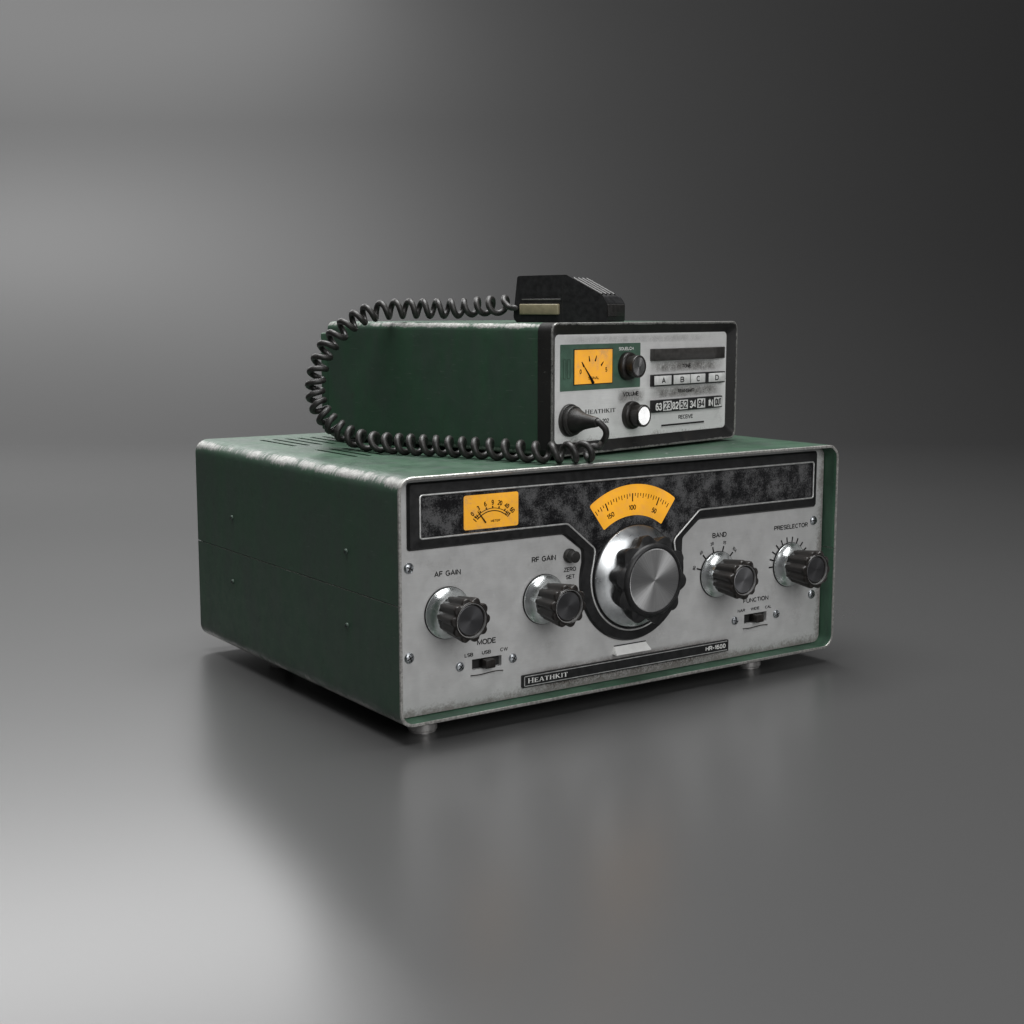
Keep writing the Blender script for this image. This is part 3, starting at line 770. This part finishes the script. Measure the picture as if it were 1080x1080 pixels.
# keys and strips -------------------------------------------------------
bm = bmesh.new()
v = []
for x, y in ((9.33, sy), (9.35, .03), (15.55, .0), (17.05, .30), (17.05, sy)): v.append((x, y))
lo = [bm.verts.new((x, y, 5.16)) for x, y in v]; hi = [bm.verts.new((x, y, 5.88)) for x, y in v]
for i in range(5): bm.faces.new((lo[i], lo[(i+1) % 5], hi[(i+1) % 5], hi[i]))
bm.faces.new(lo[::-1]); bm.faces.new(hi)
bmesh.ops.bevel(bm, geom=bm.edges[:], offset=.035, segments=2, affect='EDGES', profile=.5)
put('grip_bar', bm, 'grip', tx, angle=40)
bm = bmesh.new(); box(bm, 9.36, 16.87, .14, sy, 3.62, 4.33, .03); row = put('key_row', bm, 'black', tx, angle=40)
for s, x0, x1 in (('A', 9.46, 11.15), ('B', 11.39, 13.09), ('C', 13.17, 14.68), ('D', 15.07, 16.80)):
    bm = bmesh.new(); box(bm, x0, x1, .105, .16, 3.70, 4.25, .02)
    kk = put('key', bm, 'cell', row, angle=50)
    cx = (x0+x1)/2+(.05 if s == 'A' else 0); word(s, cx-.19, cx+.19, 3.80, 4.12, .105, 'ink', kk)
bm = bmesh.new(); box(bm, 9.38, 16.62, .14, sy, 2.04, 2.79, .03); row = put('channel_strip', bm, 'black', tx, angle=40)
for s, x0, x1 in (('63', 9.63, 10.25), ('82', 11.29, 11.94), ('34', 13.11, 13.78), ('IN', 15.12, 15.58)):
    word(s, x0, x1, 2.17, 2.60, .14, 'white_ink', row)
for s, x0, x1 in (('23', 10.38, 11.23), ('52', 12.02, 12.89), ('94', 13.90, 14.73), ('OUT', 15.71, 16.54)):
    bm = bmesh.new(); box(bm, x0, x1, .125, .145, 2.12, 2.70); kk = put('channel_key', bm, 'cell', row, smooth=False)
    word(s, x0+.07, x1-.07, 2.20, 2.62, .125, 'ink', kk)
for s, x0, x1, z0, z1 in (('TONE', 12.6, 13.5, 4.67, 4.88), ('TRANSMIT', 12.14, 13.86, 3.14, 3.34), ('RECEIVE', 12.29, 13.80, 1.51, 1.73), ('VOLUME', 6.8, 8.27, 3.15, 3.38), ('HW-202', 4.22, 5.48, 1.69, 1.91)):
    word(s, x0, x1, z0, z1, sy, 'ink', pan)
serif_word('HEATHKIT', 3.32, 6.11, 2.27, 2.50, sy, 'ink', pan)
bm = bmesh.new(); box(bm, 10.55, 15.0, sy-.015, sy+.01, 1.14, 1.25); box(bm, 10.5, 15.05, sy-.03, sy+.01, 1.065, 1.115, mi=1); put('slot_shading', bm, ['dark', 'trim'], pan, smooth=False)  # shade of the groove and its lit lower edge, painted as two strips
for q in ((9.3, 17.0, 4.42, 5.15), (9.3, 16.9, 2.85, 3.58)): film(q[0], q[1], q[2], q[3], sy-.006, pan, 'mid', 30, 10, s=1.0)
film(6.2, 8.9, 2.7, 3.6, sy-.006, pan, 'mid', 14, 8, s=.85)
film(1.0, 16.5, 6.25, 6.75, sy-.004, pan, 'mid', 30, 6, s=.35)

# ================================================================== MICROPHONE
ca, sa = math.cos(YW), math.sin(YW)
def T(u, v, z): return Vector((11.128+u*ca-v*sa, 2.134+u*sa+v*ca, 13.202+z))
mo = T(3.6, 6.0, 7.51)
my_ = math.radians(-61)
mic = empty('microphone', tuple(mo), my_, 'black hand microphone with a beige talk bar and coiled cord, on the small radio', 'microphone')
prof = fillet([(-.17, .0), (.12, 2.60), (3.19, 2.64), (5.45, 1.47), (5.72, 1.05), (5.72, 0)], [.34, .08, .15, .35, .3, .06], 5)
bm = bmesh.new(); prism(bm, prof, 0, 3.0)
es = [e for e in bm.edges if abs(e.verts[0].co.y-e.verts[1].co.y) < 1e-6]
bmesh.ops.bevel(bm, geom=es, offset=.09, segments=3, affect='EDGES', profile=.5)
put('body', bm, 'black', mic, angle=30)
bm = bmesh.new(); box(bm, .26, 2.80, -.22, .1, .41, 1.04, .07, 3); put('talk_bar', bm, 'beige', mic, angle=50)
bm = bmesh.new(); box(bm, .34, 2.86, -.035, .05, 1.26, 1.34, .015); put('ridge', bm, 'ridge', mic, angle=50)
bm = bmesh.new(); box(bm, 2.98, 3.01, -.012, .05, .06, 2.56); put('body_seam', bm, 'dark', mic, smooth=False)
bm = bmesh.new()
box(bm, 5.70, 5.80, .25, 2.82, .30, 1.02, .04)
for j in range(4):
    yy = .55+.63*j; tube(bm, [Vector((3.45, yy, 2.50)), Vector((5.25, yy, 1.565))], .12, 10)
put('grille', bm, 'rubber', mic, angle=40)
bm = bmesh.new()
lathe(bm, [(.33, 0), (.30, -.25), (.22, -.45), (.17, -.6)], n=24)
bmesh.ops.rotate(bm, verts=bm.verts, cent=(0, 0, 0), matrix=Matrix.Rotation(-PI/2, 3, 'Z')); put('strain_relief', bm, 'rubber', mic, loc=(-.02, .9, .75))

# coiled cord: centre line in the small radio's frame with a running count of turns
loc_pts = [(3.24, 5.59, 8.33, 0.7), (3.44, 6.4, 8.31, 0.85), (3.6, 7.01, 8.48, 1), (3.7, 8.22, 8.45, 2), (3.58, 9.22, 8.4, 3), (3.27, 10.06, 8.31, 4), (2.8, 10.78, 8.28, 5), (2.2, 11.41, 8.28, 6), (1.59, 12.0, 8.28, 7), (0.91, 12.49, 8.28, 8), (0.19, 12.97, 8.25, 9), (-0.55, 13.44, 8.17, 10), (-1.3, 13.9, 7.97, 11), (-1.83, 14.26, 7.65, 12), (-2.42, 14.64, 7.17, 13), (-2.91, 15.04, 6.54, 14), (-3.38, 15.26, 5.92, 15), (-3.69, 15.44, 5.18, 16), (-3.99, 15.46, 4.44, 17), (-4.14, 15.47, 3.7, 18), (-4.19, 15.38, 3.02, 19), (-4.19, 15.1, 2.4, 20), (-3.99, 14.77, 1.8, 21), (-3.79, 14.31, 1.33, 22), (-3.51, 13.77, 0.91, 23), (-3.33, 12.94, 0.63, 24), (-3.26, 11.91, 0.49, 25), (-3.46, 10.49, 0.49, 26), (-3.46, 9.43, 0.49, 27), (-3.3, 8.55, 0.49, 28), (-3.12, 7.76, 0.49, 29), (-2.89, 6.91, 0.49, 30), (-2.59, 6.17, 0.49, 31), (-2.4, 5.29, 0.49, 32), (-2.21, 4.43, 0.49, 33), (-2.02, 3.56, 0.49, 34), (-1.83, 2.55, 0.49, 35), (-1.68, 1.51, 0.49, 36), (-1.59, 0.46, 0.49, 37), (-1.45, -0.54, 0.49, 38), (-1.0, -1.32, 0.49, 39), (-0.24, -1.83, 0.49, 40), (0.69, -2.05, 0.49, 41), (1.39, -2.01, 0.49, 41.5), (1.85, -1.90, .62, 41.8)]
def cr(P, t):
    n = len(P); i = max(0, min(n-2, int(t))); u = t-i
    p0, p1, p2, p3 = P[max(i-1, 0)], P[i], P[i+1], P[min(i+2, n-1)]
    return [.5*((2*b)+(-a+c)*u+(2*a-5*b+4*c-d_)*u*u+(-a+3*b-3*c+d_)*u**3) for a, b, c, d_ in zip(p0, p1, p2, p3)]
HAND = 1; RC = .455; RW = .185
STEPS = 22
cen = []; N = len(loc_pts)-1
for i in range(N*STEPS+1):
    q = cr(loc_pts, i/STEPS); cen.append((Vector(q[:3]), q[3]))
nrm = Vector((0, 0, 1)); path = []
for i, (p, t) in enumerate(cen):
    tan = (cen[min(i+1, len(cen)-1)][0]-cen[max(i-1, 0)][0]).normalized()
    nrm = (nrm-tan*nrm.dot(tan)).normalized(); b = tan.cross(nrm)
    a = 2*PI*t*HAND; f = min(1, i/(2.2*STEPS), (len(cen)-1-i)/(1.6*STEPS)); f = f*f*(3-2*f)
    jig = 1+.05*noise.noise(p*.4)
    path.append(p+(nrm*math.cos(a)+b*math.sin(a))*RC*f*jig)
start = [Vector(q) for q in ()]
# straight lead from the microphone and lead into the plug
mi_ = Matrix.Rotation(my_, 3, 'Z')
m0 = mo+mi_ @ Vector((-.5, .9, .75)); rel = m0-Vector((11.128, 2.134, 13.202)); m0 = Matrix.Rotation(-YW, 3, 'Z') @ rel
m1 = mo+mi_ @ Vector((.1, .9, .75)); rel = m1-Vector((11.128, 2.134, 13.202)); m1 = Matrix.Rotation(-YW, 3, 'Z') @ rel
lead = [m1, m0, m0.lerp(path[8], .5)]
tail_k = [path[-1], Vector((2.42, -1.62, .80)), Vector((2.44, -1.88, 1.18)), Vector((2.30, -1.98, 1.58)), Vector((2.08, -1.86, 1.87)), Vector((1.96, -1.70, 2.02)), Vector((1.94, -1.45, 2.0))]
tail = [Vector(cr([tuple(v) for v in tail_k], i/6)) for i in range(1, 37)]
full = lead[:1]+[Vector(cr([tuple(v) for v in (lead+[path[8]])], i/5)) for i in range(1, 15)]+path[8:]+tail
bm = bmesh.new(); tube(bm, full, RW, 9)
R0 = Matrix.Rotation(YW, 4, 'Z'); O0 = Vector((11.128, 2.134, 13.202)); Mi = Matrix.Rotation(-my_, 4, 'Z')
for v in bm.verts: v.co = Mi @ ((R0 @ v.co)+O0-mo)
put('coiled_cord', bm, 'rubber', mic, angle=60)
bm = bmesh.new()
lathe(bm, [(.93, sy), (.93, sy-.14), (.90, sy-.18), (.83, sy-.19), (.82, sy-.22), (.84, sy-.26), (.84, sy-.40), (.80, sy-.46), (.72, sy-.48), (.71, sy-.60), (.58, sy-.85), (.46, sy-1.15), (.36, sy-1.6), (.285, sy-2.0), (.26, sy-2.08), (0, sy-2.1)], (1.93, 2.0), n=56)
for v in bm.verts: v.co = Mi @ ((R0 @ v.co)+O0-mo)
put('plug', bm, 'rubber', mic, angle=28)

# ================================================================== SETTING
AZ = .606                                   # view azimuth, used only to square the sweep to the shot
def sweep():
    def place(p): return (16+p[0]*math.cos(AZ)+p[1]*math.sin(AZ), 10-p[0]*math.sin(AZ)+p[1]*math.cos(AZ), p[2])
    bm = bmesh.new(); X = 420; yb = 150; R = 60
    A = [bm.verts.new(place((s*X, -260, FZ))) for s in (-1, 1)]; B = [bm.verts.new(place((s*X, yb, FZ))) for s in (-1, 1)]
    bm.faces.new((A[0], A[1], B[1], B[0])); put('floor', bm, 'floor')['kind'] = 'structure'
    bm = bmesh.new(); rows = []
    for i in range(25):
        a = PI/2*i/24; rows.append([bm.verts.new(place((s*X, yb+R*math.sin(a), FZ+R-R*math.cos(a)))) for s in (-1, 1)])
    rows.append([bm.verts.new(place((s*X, yb+R, 330))) for s in (-1, 1)])
    for P, Q in zip(rows, rows[1:]): bm.faces.new((P[0], P[1], Q[1], Q[0]))
    put('backdrop', bm, 'floor')['kind'] = 'structure'
sweep()

# ================================================================== LIGHT
def area(name, loc, target, sx, sy_, power, col=(1, 1, 1), spread=PI):
    l = bpy.data.lights.new(name, 'AREA'); l.shape = 'RECTANGLE'; l.size = sx*U; l.size_y = sy_*U; l.energy = power; l.color = col; l.spread = spread
    o = bpy.data.objects.new(name, l); C.objects.link(o); o.location = [a*U for a in loc]
    o.rotation_euler = (Vector(target)-Vector(loc)).to_track_quat('-Z', 'Y').to_euler(); return o
def cam_rel(r, f, u):        # right, forward, up from the radio's middle, in the camera's heading
    return (16+r*math.cos(AZ)+f*math.sin(AZ), 10-r*math.sin(AZ)+f*math.cos(AZ), u)
area('softbox_back_left', cam_rel(-108, 150, 100), cam_rel(-104, 138, 0), 165, 50, 20)
area('softbox_top', cam_rel(-5, 5, 125), (16, 8, 8), 110, 90, 20, spread=2.3)
area('cap_glare_lamp', (18.6+.91*110, 3-.414*110, 15.2-.065*110), (16, 2, 16), 18, 18, .2)  # unseen small lamp, added so that the volume cap mirrors white
area('softbox_front', cam_rel(60, -120, 70), (16, 0, 6), 110, 90, 12)
area('wall_light', cam_rel(-165, 100, 160), cam_rel(-110, 210, 150), 110, 60, 60)

wd = bpy.data.worlds.new('World'); bpy.context.scene.world = wd; wd.use_nodes = True
bg = wd.node_tree.nodes['Background']; bg.inputs[0].default_value = (.5, .5, .52, 1); bg.inputs[1].default_value = .13

# ================================================================== CAMERA
cd = bpy.data.cameras.new('camera'); cam = bpy.data.objects.new('camera', cd); C.objects.link(cam)
cd.sensor_width = 36; cd.lens = 50.0; cd.clip_start = .02; cd.clip_end = 60
cam.location = (-.3561802, -.614449, .2135134)
cam.rotation_euler = (PI/2-.14053451, 0, -.60606063)
sc = bpy.context.scene; sc.camera = cam
sc.view_settings.view_transform = 'Standard'; sc.view_settings.look = 'None'; sc.view_settings.exposure = 0; sc.view_settings.gamma = 1
sc.render.resolution_x = sc.render.resolution_y = 1024
